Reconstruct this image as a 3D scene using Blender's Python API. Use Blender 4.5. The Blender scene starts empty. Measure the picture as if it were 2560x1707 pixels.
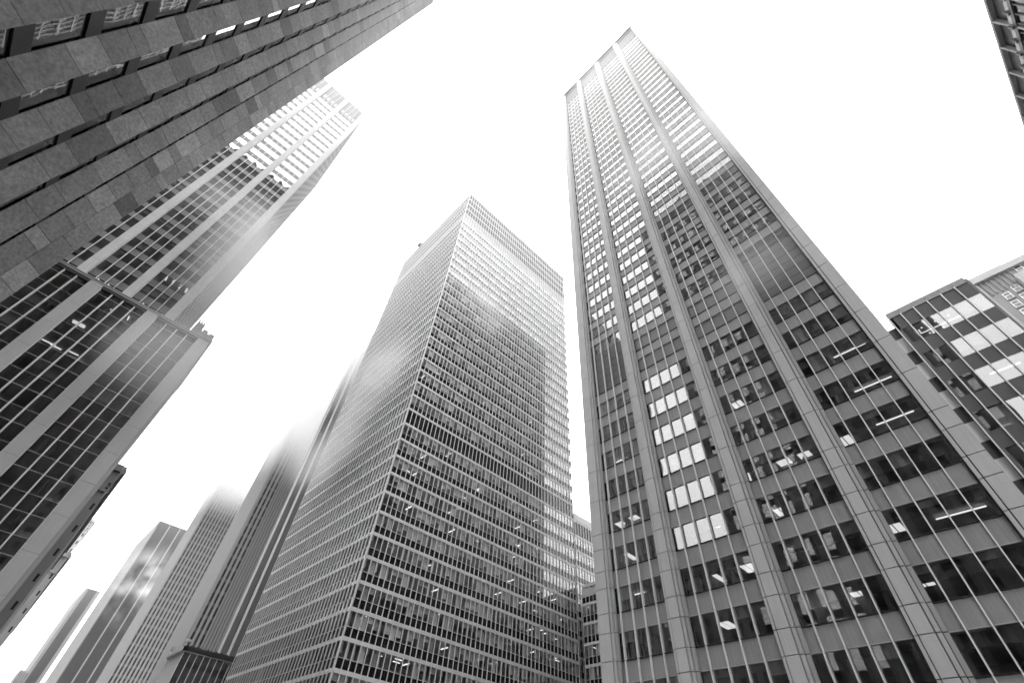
import bpy, math, random
from mathutils import Vector, Matrix

# ------------------------------------------------------------------ camera, sky, sun, exposure
S = bpy.context.scene
C = S.collection
EYE = 1.6
EXPOSURE = 0.80
SKY = 0.15

cam_d = bpy.data.cameras.new("camera")
cam_d.sensor_width = 36.0
cam_d.lens = 1160.2 / 2560 * 36
cam_d.clip_start = 0.1
cam_d.clip_end = 6000
cam = bpy.data.objects.new("camera", cam_d)
C.objects.link(cam)
# world axes: X runs along the cross street, Y up the avenue, Z up (rows: picture right / down / forward)
RGT = Vector((0.7168105, -0.6947356, 0.0593729))
DWN = Vector((0.5455130, 0.5057311, -0.6683200))
FWD = Vector((0.4342790, 0.5114475, 0.7415007))
cam.matrix_world = Matrix(((RGT.x, -DWN.x, -FWD.x, 0), (RGT.y, -DWN.y, -FWD.y, 0),
                           (RGT.z, -DWN.z, -FWD.z, EYE), (0, 0, 0, 1)))
S.camera = cam

SUN_EL, SUN_AZ = math.radians(60), math.radians(195)
w = bpy.data.worlds.new("World")
S.world = w
w.use_nodes = True
wn, wl = w.node_tree.nodes, w.node_tree.links
wn.clear()
sky = wn.new("ShaderNodeTexSky")
sky.sky_type = 'NISHITA'
sky.sun_disc = False
sky.sun_elevation = SUN_EL
sky.sun_rotation = SUN_AZ
sky.air_density = 1.0
sky.dust_density = 6.0
bw = wn.new("ShaderNodeRGBToBW")            # a black and white day: the sky's light without its colour
mixn = wn.new("ShaderNodeMix"); mixn.data_type = 'RGBA'
mixn.inputs[0].default_value = 0.8          # closed cloud deck covers most of the clear sky
tcw = wn.new("ShaderNodeTexCoord")
sepw = wn.new("ShaderNodeSeparateXYZ"); wl.new(tcw.outputs["Generated"], sepw.inputs[0])
def wmath(op, a, b, c=None):
    n = wn.new("ShaderNodeMath"); n.operation = op
    for i, v in enumerate((a, b, c)):
        if v is None: continue
        if isinstance(v, (int, float)): n.inputs[i].default_value = v
        else: wl.new(v, n.inputs[i])
    return n.outputs[0]
up = wmath('MAXIMUM', sepw.outputs[2], 0.0)
deck = wmath('MULTIPLY_ADD', up, 17.0, 12.0)      # overcast: brighter overhead than at the horizon
cln = wn.new("ShaderNodeTexNoise"); cln.inputs["Scale"].default_value = 2.2; cln.inputs["Detail"].default_value = 5
wl.new(tcw.outputs["Generated"], cln.inputs["Vector"])
deck = wmath('MULTIPLY', deck, wmath('MULTIPLY_ADD', cln.outputs[0], 1.1, 0.45))
cgw = wn.new("ShaderNodeCombineColor")
for i in range(3): wl.new(deck, cgw.inputs[i])
wl.new(cgw.outputs[0], mixn.inputs[7])
bg = wn.new("ShaderNodeBackground")
bg.inputs[1].default_value = SKY
wo = wn.new("ShaderNodeOutputWorld")
wl.new(sky.outputs[0], bw.inputs[0]); wl.new(bw.outputs[0], mixn.inputs[6])
wl.new(mixn.outputs[2], bg.inputs[0]); wl.new(bg.outputs[0], wo.inputs[0])

sun_d = bpy.data.lights.new("sun", 'SUN')
sun_d.energy = 0.6
sun_d.angle = math.radians(30)
sun_d.color = (1, 1, 1)
sun = bpy.data.objects.new("sun", sun_d)
C.objects.link(sun)
sun.rotation_euler = Vector((math.sin(SUN_AZ) * math.cos(SUN_EL), math.cos(SUN_AZ) * math.cos(SUN_EL),
                             math.sin(SUN_EL))).to_track_quat('Z', 'Y').to_euler()

S.view_settings.view_transform = 'Standard'
S.view_settings.look = 'None'
S.view_settings.exposure = EXPOSURE
S.view_settings.gamma = 1
S.render.engine = 'CYCLES'
cy = S.cycles
cy.use_denoising = True
cy.max_bounces = 9; cy.diffuse_bounces = 3; cy.glossy_bounces = 4; cy.transparent_max_bounces = 12
cy.volume_bounces = 4; cy.caustics_reflective = False; cy.caustics_refractive = False
cy.volume_step_rate = 1.0

rnd = random.Random(7)

# ------------------------------------------------------------------ materials
def nodes(name):
    m = bpy.data.materials.new(name); m.use_nodes = True
    nt = m.node_tree; nt.nodes.clear()
    out = nt.nodes.new("ShaderNodeOutputMaterial")
    return m, nt, out

def nz(nt, scale, detail=4, vec=None, rough=0.55):
    n = nt.nodes.new("ShaderNodeTexNoise"); n.inputs["Scale"].default_value = scale
    n.inputs["Detail"].default_value = detail; n.inputs["Roughness"].default_value = rough
    if vec: nt.links.new(vec, n.inputs["Vector"])
    return n

def math_(nt, op, a, b=None, c=None):
    n = nt.nodes.new("ShaderNodeMath"); n.operation = op
    for i, v in enumerate((a, b, c)):
        if v is None: continue
        if isinstance(v, (int, float)): n.inputs[i].default_value = v
        else: nt.links.new(v, n.inputs[i])
    return n.outputs[0]

def grey(nt, fac):
    n = nt.nodes.new("ShaderNodeCombineColor")
    for i in range(3): nt.links.new(fac, n.inputs[i])
    return n.outputs[0]

def surf(name, base, rough=0.7, var=0.15, scale=0.6, grain=0.1, gscale=12, streak=0.0, metal=0.0, spec=0.5, tone=False):
    """grey solid: broad blotches, fine grain, vertical rain streaks, optional tone per panel"""
    m, nt, out = nodes(name)
    p = nt.nodes.new("ShaderNodeBsdfPrincipled")
    p.inputs["Roughness"].default_value = rough; p.inputs["Metallic"].default_value = metal
    p.inputs["Specular IOR Level"].default_value = spec
    geo = nt.nodes.new("ShaderNodeNewGeometry")
    pos = geo.outputs["Position"]
    a = nz(nt, scale, 5, pos).outputs[0]
    f = math_(nt, 'MULTIPLY_ADD', a, 2 * var, 1 - var)
    g = nz(nt, gscale, 3, pos, 0.7).outputs[0]
    f = math_(nt, 'MULTIPLY', f, math_(nt, 'MULTIPLY_ADD', g, 2 * grain, 1 - grain))
    if streak:
        mp = nt.nodes.new("ShaderNodeVectorMath"); mp.operation = 'MULTIPLY'
        nt.links.new(pos, mp.inputs[0]); mp.inputs[1].default_value = (7, 7, 0.25)
        s = nz(nt, 1.0, 4, mp.outputs[0]).outputs[0]
        f = math_(nt, 'MULTIPLY', f, math_(nt, 'MULTIPLY_ADD', s, 2 * streak, 1 - streak))
    if tone:
        at = nt.nodes.new("ShaderNodeAttribute"); at.attribute_name = "tone"
        f = math_(nt, 'MULTIPLY', f, at.outputs["Fac"])
    f = math_(nt, 'MULTIPLY', f, base)
    nt.links.new(grey(nt, f), p.inputs["Base Color"])
    rv = math_(nt, 'MULTIPLY_ADD', a, 0.2, rough - 0.1)
    nt.links.new(rv, p.inputs["Roughness"])
    nt.links.new(p.outputs[0], out.inputs["Surface"])
    return m

def glass(name, ior=2.1, tint=0.5, wave=0.012, wscale=0.55, mirror=0.93):
    """coated pane: mirror by Fresnel, else look through the tinted sheet; faintly wavy"""
    m, nt, out = nodes(name)
    geo = nt.nodes.new("ShaderNodeNewGeometry")
    n = nz(nt, wscale, 0.0, geo.outputs["Position"])
    b = nt.nodes.new("ShaderNodeBump"); b.inputs["Strength"].default_value = 1.0
    b.inputs["Distance"].default_value = wave
    nt.links.new(n.outputs[0], b.inputs["Height"])
    fr = nt.nodes.new("ShaderNodeFresnel")      # a thin pane mirrors alike from both sides
    nt.links.new(math_(nt, 'MULTIPLY_ADD', geo.outputs["Backfacing"], 1 / ior - ior, ior), fr.inputs["IOR"])
    tr = nt.nodes.new("ShaderNodeBsdfTransparent"); tr.inputs[0].default_value = (tint, tint, tint, 1)
    gl = nt.nodes.new("ShaderNodeBsdfGlossy"); gl.inputs["Roughness"].default_value = 0.015
    gl.inputs[0].default_value = (mirror, mirror, mirror, 1)
    nt.links.new(b.outputs[0], gl.inputs["Normal"])
    mx = nt.nodes.new("ShaderNodeMixShader")
    nt.links.new(fr.outputs[0], mx.inputs[0]); nt.links.new(tr.outputs[0], mx.inputs[1]); nt.links.new(gl.outputs[0], mx.inputs[2])
    nt.links.new(mx.outputs[0], out.inputs["Surface"])
    return m

def opaque_glass(name, base, ior=1.9, wave=0.012, wscale=0.55, rough=0.03):
    m, nt, out = nodes(name)
    geo = nt.nodes.new("ShaderNodeNewGeometry")
    n = nz(nt, wscale, 0.0, geo.outputs["Position"])
    b = nt.nodes.new("ShaderNodeBump"); b.inputs["Strength"].default_value = 1.0
    b.inputs["Distance"].default_value = wave
    nt.links.new(n.outputs[0], b.inputs["Height"])
    p = nt.nodes.new("ShaderNodeBsdfPrincipled")
    v = nz(nt, 0.23, 3, geo.outputs["Position"]).outputs[0]
    f = math_(nt, 'MULTIPLY', math_(nt, 'MULTIPLY_ADD', v, 0.8, 0.6), base)
    nt.links.new(grey(nt, f), p.inputs["Base Color"])
    p.inputs["Roughness"].default_value = rough; p.inputs["IOR"].default_value = ior
    nt.links.new(b.outputs[0], p.inputs["Normal"])
    nt.links.new(p.outputs[0], out.inputs["Surface"])
    return m

def lamp(name, e):
    m, nt, out = nodes(name)
    em = nt.nodes.new("ShaderNodeEmission"); em.inputs[1].default_value = e
    nt.links.new(em.outputs[0], out.inputs["Surface"])
    return m

M = {
    'concrete': surf("pale_concrete", 0.41, 0.75, 0.16, 0.45, 0.10, 14, streak=0.14),
    'concrete_dk': surf("grey_concrete", 0.33, 0.75, 0.12, 0.5, 0.08, 14, streak=0.08),
    'spandrel': surf("grey_spandrel", 0.245, 0.6, 0.16, 0.3, 0.14, 18, streak=0.28),
    'louvre': surf("dark_louvre_panel", 0.045, 0.6, 0.15, 0.4, 0.1, 18, streak=0.1),
    'joint': surf("dark_joint", 0.015, 0.8, 0.1, 1, 0.1, 10),
    'alu': surf("bright_aluminium", 0.66, 0.45, 0.05, 1, 0.04, 20, streak=0.04),
    'alu_mid': surf("grey_aluminium", 0.40, 0.45, 0.06, 1, 0.05, 20, streak=0.05),
    'fin': surf("pale_metal_fin", 0.60, 0.4, 0.06, 1, 0.04, 20, streak=0.05),
    'band': surf("pale_stone_band", 0.52, 0.6, 0.08, 0.6, 0.05, 16, streak=0.08),
    'granite': surf("dark_granite", 0.16, 0.8, 0.42, 0.7, 0.8, 5.5, tone=True, spec=0.25),
    'granite_joint': surf("granite_joint", 0.02, 0.8, 0.1, 1, 0.1, 10),
    'panel_dk': surf("dark_metal_panel", 0.05, 0.5, 0.12, 0.5, 0.08, 16),
    'panel_black': surf("black_metal_panel", 0.03, 0.7, 0.12, 0.5, 0.08, 16, spec=0.1),
    'panel_mid': surf("mid_grey_panel", 0.12, 0.5, 0.15, 0.3, 0.08, 16, streak=0.1),
    'sky_reflection_white': surf("sky_reflection_white", 0.85, 0.5, 0.04, 0.5, 0.03, 16),  # matte white painted in for bright sky reflected by the set-back strip's windows
    'far_stone': surf("distant_grey_stone", 0.105, 0.75, 0.14, 0.08, 0.08, 4, streak=0.12),
    'far_rib': surf("distant_pale_rib", 0.16, 0.7, 0.1, 0.1, 0.05, 8),
    'fin_av': surf("dimmed_metal_fin", 0.42, 0.45, 0.1, 0.3, 0.05, 20, streak=0.1),  # same fin metal, darkened in its colour to dim the bright avenue face
    'black': surf("black_panel", 0.012, 0.35, 0.2, 0.5, 0.1, 10),
    'limestone': surf("old_limestone", 0.30, 0.8, 0.2, 0.35, 0.15, 6, streak=0.18),
    'brick': surf("dull_brick", 0.20, 0.85, 0.16, 0.5, 0.18, 10, streak=0.14),
    'ceiling': surf("office_ceiling", 0.42, 0.85, 0.06, 1.5, 0.03, 10),
    'inside': surf("office_wall", 0.2, 0.85, 0.5, 0.22, 0.1, 3),
    'blind': surf("window_blind", 0.42, 0.8, 0.25, 0.12, 0.04, 20),
    'blind_pale': surf("pale_blind", 0.68, 0.8, 0.3, 0.11, 0.04, 20),
    'frame_white': surf("white_window_frame", 0.75, 0.5, 0.05, 2, 0.04, 20),
    'roof': surf("roof_gravel", 0.2, 0.9, 0.2, 0.3, 0.2, 6),
    'asphalt': surf("asphalt", 0.05, 0.9, 0.2, 0.2, 0.3, 30),
    'paving': surf("paving", 0.28, 0.9, 0.15, 0.3, 0.15, 12),
    'paint': surf("road_paint", 0.7, 0.7, 0.1, 2, 0.1, 20),
    'glass': glass("tinted_window_glass", 2.4, 0.6, 0.0045, 0.6),
    'glass_dk': glass("dark_window_glass", 2.2, 0.5, 0.0012, 0.5),
    'glass_c': glass("curtain_wall_glass", 2.2, 0.78, 0.002, 0.4),
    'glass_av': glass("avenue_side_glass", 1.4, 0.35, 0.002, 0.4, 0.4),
    'glass_g': glass("granite_tower_glass", 3.5, 0.35, 0.004, 0.6),
    'sp_glass': opaque_glass("dark_spandrel_glass", 0.02, 1.9, 0.003),
    'sp_black': opaque_glass("black_spandrel_glass", 0.008, 1.45, 0.002, 0.5, 0.12),
    'far_glass': opaque_glass("distant_window_glass", 0.03, 1.7, 0.004, 0.3),
    'lamp': lamp("lit_ceiling_panel", 0.8),
    'lamp_soft': lamp("lit_tube", 1.0),
}

# ------------------------------------------------------------------ mesh helpers
class MB:
    def __init__(s): s.v = []; s.f = []; s.m = []; s.t = []
    def quad(s, pts, mi=0, tone=1.0):
        b = len(s.v); s.v.extend(pts); s.f.append(tuple(range(b, b + len(pts)))); s.m.append(mi); s.t.append(tone)
    def hexa(s, p, mi=0, tone=1.0):
        """p: 8 corners, bottom ring then top ring"""
        b = len(s.v); s.v.extend(p)
        for q in ((3, 2, 1, 0), (4, 5, 6, 7), (0, 1, 5, 4), (1, 2, 6, 5), (2, 3, 7, 6), (3, 0, 4, 7)):
            s.f.append(tuple(b + i for i in q)); s.m.append(mi); s.t.append(tone)
    def box(s, x0, x1, y0, y1, z0, z1, mi=0, tone=1.0):
        s.hexa([(x0, y0, z0), (x1, y0, z0), (x1, y1, z0), (x0, y1, z0),
                (x0, y0, z1), (x1, y0, z1), (x1, y1, z1), (x0, y1, z1)], mi, tone)
    def prism(s, poly, z0, z1, mi=0, tone=1.0):
        n = len(poly); b = len(s.v)
        s.v.extend([(x, y, z0) for x, y in poly]); s.v.extend([(x, y, z1) for x, y in poly])
        for i in range(n):
            j = (i + 1) % n
            s.f.append((b + i, b + j, b + n + j, b + n + i)); s.m.append(mi); s.t.append(tone)
        s.f.append(tuple(b + n + i for i in range(n))); s.m.append(mi); s.t.append(tone)
        s.f.append(tuple(b + i for i in reversed(range(n)))); s.m.append(mi); s.t.append(tone)
    def build(s, name, mats, parent=None, origin=None):
        if not isinstance(mats, (list, tuple)): mats = [mats]
        o0 = Vector(parent.location) if parent is not None and origin is None else Vector(origin or (0, 0, 0))
        if parent is not None and parent.parent is not None and origin is None:
            o0 = parent.matrix_basis.translation + parent.parent.matrix_basis.translation
        me = bpy.data.meshes.new(name)
        me.from_pydata([(x - o0.x, y - o0.y, z - o0.z) for x, y, z in s.v], [], s.f)
        for mt in mats: me.materials.append(mt if not isinstance(mt, str) else M[mt])
        me.polygons.foreach_set("material_index", s.m)
        if any(t != 1.0 for t in s.t):
            at = me.attributes.new("tone", 'FLOAT', 'FACE'); at.data.foreach_set("value", s.t)
        elif 'granite' in mats:
            at = me.attributes.new("tone", 'FLOAT', 'FACE'); at.data.foreach_set("value", s.t)
        me.update()
        o = bpy.data.objects.new(name, me); C.objects.link(o)
        if parent is not None: o.parent = parent
        elif origin: o.location = origin
        return o

class Face:
    """upright facade plane: u runs along it, z is height above the EYE level, d stands out towards the street"""
    def __init__(s, kind, at): s.k = kind; s.at = at
    def P(s, u, z, d):
        z += EYE
        if s.k == '-X': return (s.at - d, u, z)
        if s.k == '+X': return (s.at + d, u, z)
        if s.k == '-Y': return (u, s.at - d, z)
        return (u, s.at + d, z)
    def box(s, mb, u0, u1, z0, z1, d0, d1, mi=0, tone=1.0):
        a, b = s.P(u0, z0, d0), s.P(u1, z1, d1)
        mb.box(min(a[0], b[0]), max(a[0], b[0]), min(a[1], b[1]), max(a[1], b[1]), a[2], b[2], mi, tone)
    def pane(s, mb, u0, u1, z0, z1, d, mi=0, tilt=0.0, r=None):
        """single sheet facing the street, hung a hair out of true"""
        j = (lambda: r.uniform(-tilt, tilt)) if r else (lambda: 0)
        a, b = j(), j()
        p = [s.P(u0, z0, d + a - b), s.P(u1, z0, d - a - b), s.P(u1, z1, d - a + b), s.P(u0, z1, d + a + b)]
        if s.k in ('-X', '+Y'): p = p[::-1]
        mb.quad(p, mi)

def tag(o, label=None, cat=None, group=None, kind=None):
    if label: o['label'] = label
    if cat: o['category'] = cat
    if group: o['group'] = group
    if kind: o['kind'] = kind
    return o

def thing(name, loc, label, cat, group=None):
    o = bpy.data.objects.new(name, None); C.objects.link(o); o.location = loc
    o.empty_display_size = 1
    return tag(o, label, cat, group)

def windows(items, mat, parent, name="window", limit=100, key=None):
    """items: list of (sort key, MB); the largest 100 become parts, the rest one part"""
    items.sort(key=lambda t: t[0])
    rest = MB()
    for i, (k, mb) in enumerate(items):
        if i < limit: mb.build(name, mat, parent)
        else:
            b = len(rest.v); rest.v += mb.v; rest.f += [tuple(b + q for q in f) for f in mb.f]; rest.m += mb.m; rest.t += mb.t
    if rest.v: tag(rest.build(name, mat, parent), kind='stuff')

def parts(mbs, name, mat, parent, limit=100):
    windows([(i, m) for i, m in enumerate(mbs)], mat, parent, name, limit)

# ------------------------------------------------------------------ ground
g = MB(); g.quad([(-2500, -2500, 0), (2500, -2500, 0), (2500, 2500, 0), (-2500, 2500, 0)])
tag(g.build("ground", 'paving'), kind='structure')
g = MB(); g.quad([(0, -400, .004), (24, -400, .004), (24, 900, .004), (0, 900, .004)])
tag(g.build("road", 'asphalt'), kind='structure')
g = MB()
for k in range(60):
    for x in (6, 12, 18): g.quad([(x - .08, -200 + k * 9, .008), (x + .08, -200 + k * 9, .008), (x + .08, -197 + k * 9, .008), (x - .08, -197 + k * 9, .008)])
tag(g.build("road_marking", 'paint'), kind='structure')
g = MB(); g.box(24, 30, -100, 300, 0.0, .14); g.box(-6, -0.0, 34, 300, 0.0, .14)
tag(g.build("pavement", 'paving'), kind='structure')

# ================================================================== RIGHT TOWER (five piers)
XR = 35.0
def right_tower():
    t = thing("office_tower", (XR + 20, 12, 0), "tall tower with five pale concrete piers, white mullions and lit offices", "office tower")
    F = Face('-X', XR)
    top = 4.82 * XR; y0 = -0.062 * XR; y1 = 0.768 * XR; XB = XR + 80
    zf = lambda n: (0.3022 + 0.0960 * n) * XR      # window sill of floor n
    WH = 0.0545 * XR
    piers = [(0.735, 0.768), (0.5515, 0.574), (0.340, 0.363), (0.137, 0.158), (-0.062, -0.034)]
    bays = [((0.7255, 0.578), (0.7021, 0.6686, 0.6375, 0.6045)),
            ((0.5405, 0.3678), (0.5075, 0.472, 0.4367, 0.4016)),
            ((0.3328, 0.163), (0.3001, 0.2651, 0.2304, 0.1952)),
            ((0.1273, -0.029), (0.0993, 0.067, 0.0361, 0.0036))]
    N0, N1 = -3, 43
    # carcass: inner core, slabs, back and sides
    core = MB()
    core.box(XR + 7.5, XB - .5, y0 + .6, y1 - .6, 0, top + EYE - 6)
    core.build("core", 'inside', t)
    sl = MB()
    for n in range(N0, N1 + 1):
        z = zf(n) + WH + EYE + 0.06
        sl.box(XR + .32, XR + 7.4, y0 + .5, y1 - .5, z, z + .25)
    sl.build("ceiling", 'ceiling', t)
    pw = MB(); r = random.Random(3)
    for n in range(N0, 20):
        for k in range(9):
            u = y0 + 1 + r.random() * (y1 - y0 - 2)
            d0 = r.choice((.6, 1.5, 2.5))
            F.box(pw, u, u + .12, zf(n) - 1.2, zf(n) + WH + .05, -6.5, -d0, 0)
        for (a, b), ms in bays:
            if r.random() < .5:
                u = a * XR - r.random() * 2
                F.box(pw, b * XR, u, zf(n) - 1.2, zf(n) + WH + .05, -r.uniform(3, 6) - .1, -r.uniform(2, 3), 0)
    pw.build("partition", 'inside', t)
    # piers: face panel, two side strips, joints at every floor
    for i, (a, b) in enumerate(piers):
        mb = MB()
        xf = XR - .45
        a_, b_ = a * xf, b * xf
        wa = -.55 if i < 4 else -.75; wb = .35 if i > 0 else 0
        if i == 4: a_, b_ = -.062 * xf, -.036 * xf; wa = 0; wb = .40
        zs = [-EYE] + [zf(n) + q for n in range(N0, N1 + 1) for q in ((-.02,) if n > 2 else (-.02, WH))] + [top]
        zs = sorted(set(zs))
        for k in range(len(zs) - 1):
            za, zb = zs[k] + .025, zs[k + 1] - .025
            if zb - za < .1: continue
            tn = 1 + rnd.uniform(-.05, .05)
            F.box(mb, a_, b_, za, zb, 0.02, .45, 0, tn)
            if wb: F.box(mb, b_ + .06, b_ + .06 + wb * .5, za, zb, 0.02, .40, 0, tn)
            if wa:
                F.box(mb, a_ + wa * .5, a_ - .06, za, zb, 0.02, .36, 0, tn)
                F.box(mb, a_ + wa, a_ + wa * .5 - .04, za, zb, 0.02, .22, 2, tn)
        F.box(mb, a_ + wa + .02, b_ + wb - .02, -EYE, top - .05, -.3, .18 if not wa else .16, 1)
        mb.build("pier", ['concrete', 'joint', 'concrete_dk'], t)
    # spandrels, sills, windows, mullions
    wins = []; sp = MB(); sill = MB(); lou = MB(); bl = MB(); r = random.Random(11)
    crown = MB()
    for bi, ((a, b), ms) in enumerate(bays):
        U = [a * XR] + [q * XR for q in ms] + [b * XR]
        for n in range(N0, N1 + 1):
            lou = MB()
            zs, zt = zf(n), zf(n) + WH
            znext = zf(n + 1)
            mech = n in (8, 9)
            # spandrel above this window
            if mech and bi in (0, 3):
                for k in range(5):
                    for q in range(3):
                        za = zs + q * (znext - zs) / 3; zb = za + (znext - zs) / 3
                        F.box(lou, U[k + 1] + .02, U[k] - .02, za + .03, zb - .01, -.2, -.06 + r.uniform(0, .01), 0)
                lou.build("louvre", ['louvre', 'panel_mid'], t)
                continue
            for k in range(5):
                if n < N1:
                    F.box(sp, U[k + 1] + .015, U[k] - .015, zt + .07, znext - .07, -.22, -.03 + r.uniform(0, .01), 0, 1 + r.uniform(-.05, .05))
            F.box(sill, U[5], U[0], zt, zt + .045, -.22, .035, 0)
            if n < N1: F.box(sill, U[5], U[0], znext - .05, znext - .005, -.22, .05, 1)
            if mech:
                for k in range(5): F.box(lou, U[k + 1] + .02, U[k] - .02, zs + .02, zt - .02, -.25, -.09 + r.uniform(0, .01), 1)
                lou.build("louvre", ['louvre', 'panel_mid'], t)
                continue
            mb = MB()
            for k in range(5): F.pane(mb, U[k + 1], U[k], zs - .01, zt + .01, -.09, 0, .0035, r)
            dist = (zs ** 2 + XR ** 2 + (U[2]) ** 2)
            wins.append((dist, mb))
            # blinds
            if n <= 12 and bi >= 1 and r.random() < (.9 if bi == 3 else .4):
                hh = r.choice((.34, .40, .46)) * WH
                for k in range(5): F.box(bl, U[k + 1] + .03, U[k] - .03, zt - hh, zt + .02, -.62, -.60, 1)
            for k in range(5):
                q = r.random()
                if q < (.5 if n > 4 else .3):
                    hgt = r.choice((.25, .4, .55, 1.0)) * WH if n > 3 else r.choice((.2, .35, .5)) * WH
                    if n < 21: F.box(bl, U[k + 1] + .05, U[k] - .05, zt - hgt, zt + .02, -.34, -.32, 0)
        # dark band at the crown
        F.box(crown, U[5], U[0], 4.505 * XR, 4.79 * XR, -.67, -.1 + bi * .003, 0)
        F.box(sp, U[5], U[0], 4.79 * XR, top - .01, -.6, .1, 0, .9)
    F.box(crown, y0 + 1, y1 - 1, 4.48 * XR, 4.80 * XR, -1.5, -.65, 0)
    cp = MB(); F.box(cp, y0 - .06, y1 + .06, top, top + .55, -1.2, .62); cp.build("coping", 'panel_mid', t)
    sp.build("cladding", 'spandrel', t)
    sill.build("sill", ['alu_mid', 'joint'], t)
    crown.build("crown_louvre", 'louvre', t)
    bl.build("blind", ['blind', 'panel_mid'], t)
    windows(wins, 'glass', t)
    for bi, ((a, b), ms) in enumerate(bays):
        for q in ms:
            mb = MB(); xm = XR - .2
            for n in range(N0 - 1, N1 + 1):
                za, zb = max(zf(n), -EYE), min(zf(n + 1) - .03, 4.502 * XR)
                if zb - za > .1: F.box(mb, q * xm - .032, q * xm + .032, za, zb, -.12, .17)
            mb.build("mullion", 'alu', t)
    # the other sides: stone ends, ribbon windows towards the cross street
    G = Face('+Y', y1)
    mb = MB(); wn_ = MB()
    for n in range(N0, N1 + 1):
        G.box(mb, XR + .6, XB, zf(n) + WH, zf(n + 1), -.5, -.02)
        G.pane(wn_, XR + .6, XB, zf(n), zf(n) + WH, -.3)
    for k in range(12):
        x = XR + .6 + k * (XB - XR - 2) / 11
        G.box(mb, x, x + 1.1, -EYE, top, -.5, .25, 1)
    G.box(mb, XR + .6, XB, zf(N1) + WH, top, -.5, 0.0)
    H = Face('-Y', y0)
    H.box(mb, XR + .3, XB, -EYE, top, -.5, -.02, 1)
    K = Face('+X', XB); K.box(mb, y0 + .55, y1 - .55, -EYE, top, -.5, 0, 1)
    mb.build("side_wall", ['spandrel', 'concrete'], t)
    wn_.build("side_window", 'far_glass', t)
    rf = MB(); rf.box(XR + .7, XB - .5, y0 + .6, y1 - .6, top + EYE - 5, top + EYE - 4.6)
    rf.box(XR + 14, XB - 14, y0 + 7, y1 - 7, top + EYE - 4.6, top + EYE - 1)
    rf.build("roof", 'roof', t)
    # lit ceiling fixtures
    def fixture(x, y, n, lx, ly, mat='lamp'):
        z = zf(n) + WH + EYE + .055
        mb = MB()
        for xa, xb in ((x - lx / 2, x - .02), (x + .02, x + lx / 2)):
            for ya, yb in ((y - ly / 2, y - .04), (y + .04, y + ly / 2)): mb.box(xa, xb, ya, yb, z - .05, z, 0)
        mb.box(x - lx / 2 - .03, x + lx / 2 + .03, y - ly / 2 - .03, y + ly / 2 + .03, z - .02, z + .03, 1)
        mb.build("ceiling_light", [mat, 'alu_mid'], t)
    for (px, py) in FIX:
        d = ray(px, py)
        zfac = d[2] / d[0] * XR
        n = math.floor((zfac / XR - .3022) / .096)
        zc = zf(n) + WH + .03
        k = zc / d[2]
        if XR + .5 < d[0] * k < XR + 7: fixture(d[0] * k, d[1] * k, n, 1.6, .9)
    for (px, py, L) in TUBE:
        d = ray(px, py)
        n = math.floor((d[2] / d[0] - .3022) / .096)
        zc = zf(n) + WH - .1; k = zc / d[2]
        mb = MB(); x, y, z = d[0] * k, d[1] * k, zc + EYE
        mb.box(x - .05, x + .05, y - L / 2, y + L / 2, z - .04, z + .02)
        if XR + .4 < x < XR + 7: mb.build("ceiling_light", 'lamp_soft', t)

def ray(px, py):
    """direction of a picture point of the 2560 x 1707 photograph (used to read off where lamps hang inside)"""
    a, b = px - 1280, py - 853.5
    v = RGT * a + DWN * b + FWD * 1160.2
    return (v.x, v.y, v.z)
_r3 = lambda x, y: (1400 + .4932 * x, 1150 + .4932 * y)
FIX = [_r3(*p) for p in ((975, 80), (1140, 15), (1120, 255), (1310, 190), (840, 350), (795, 600), (960, 545), (850, 835), (1305, 735),
        (1530, 685), (1695, 340), (1840, 615), (1900, 1095), (1725, 1120), (350, 490), (320, 330), (390, 300))] + [
        (1380 + .39116 * x, 700 + .39116 * y) for x, y in ((1870, 1020), (1280, 1250), (1490, 1165), (1200, 805), (1630, 1130))]
TUBE = [(1380 + .39116 * x, 700 + .39116 * y, L) for x, y, L in ((1900, 450, 2.4), (2050, 665, 2.6), (2190, 880, 2.4), (440, 1150, 1.6))] + [
        (_r3(2000, 205)[0], _r3(2000, 205)[1], 1.8), (_r3(2030, 265)[0], _r3(2030, 265)[1], 2.6), (_r3(2240, 575)[0], _r3(2240, 575)[1], 2.4),
        (_r3(380, 680)[0], _r3(380, 680)[1], 2.0), (_r3(430, 710)[0], _r3(430, 710)[1], 1.6)]
right_tower()

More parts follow.
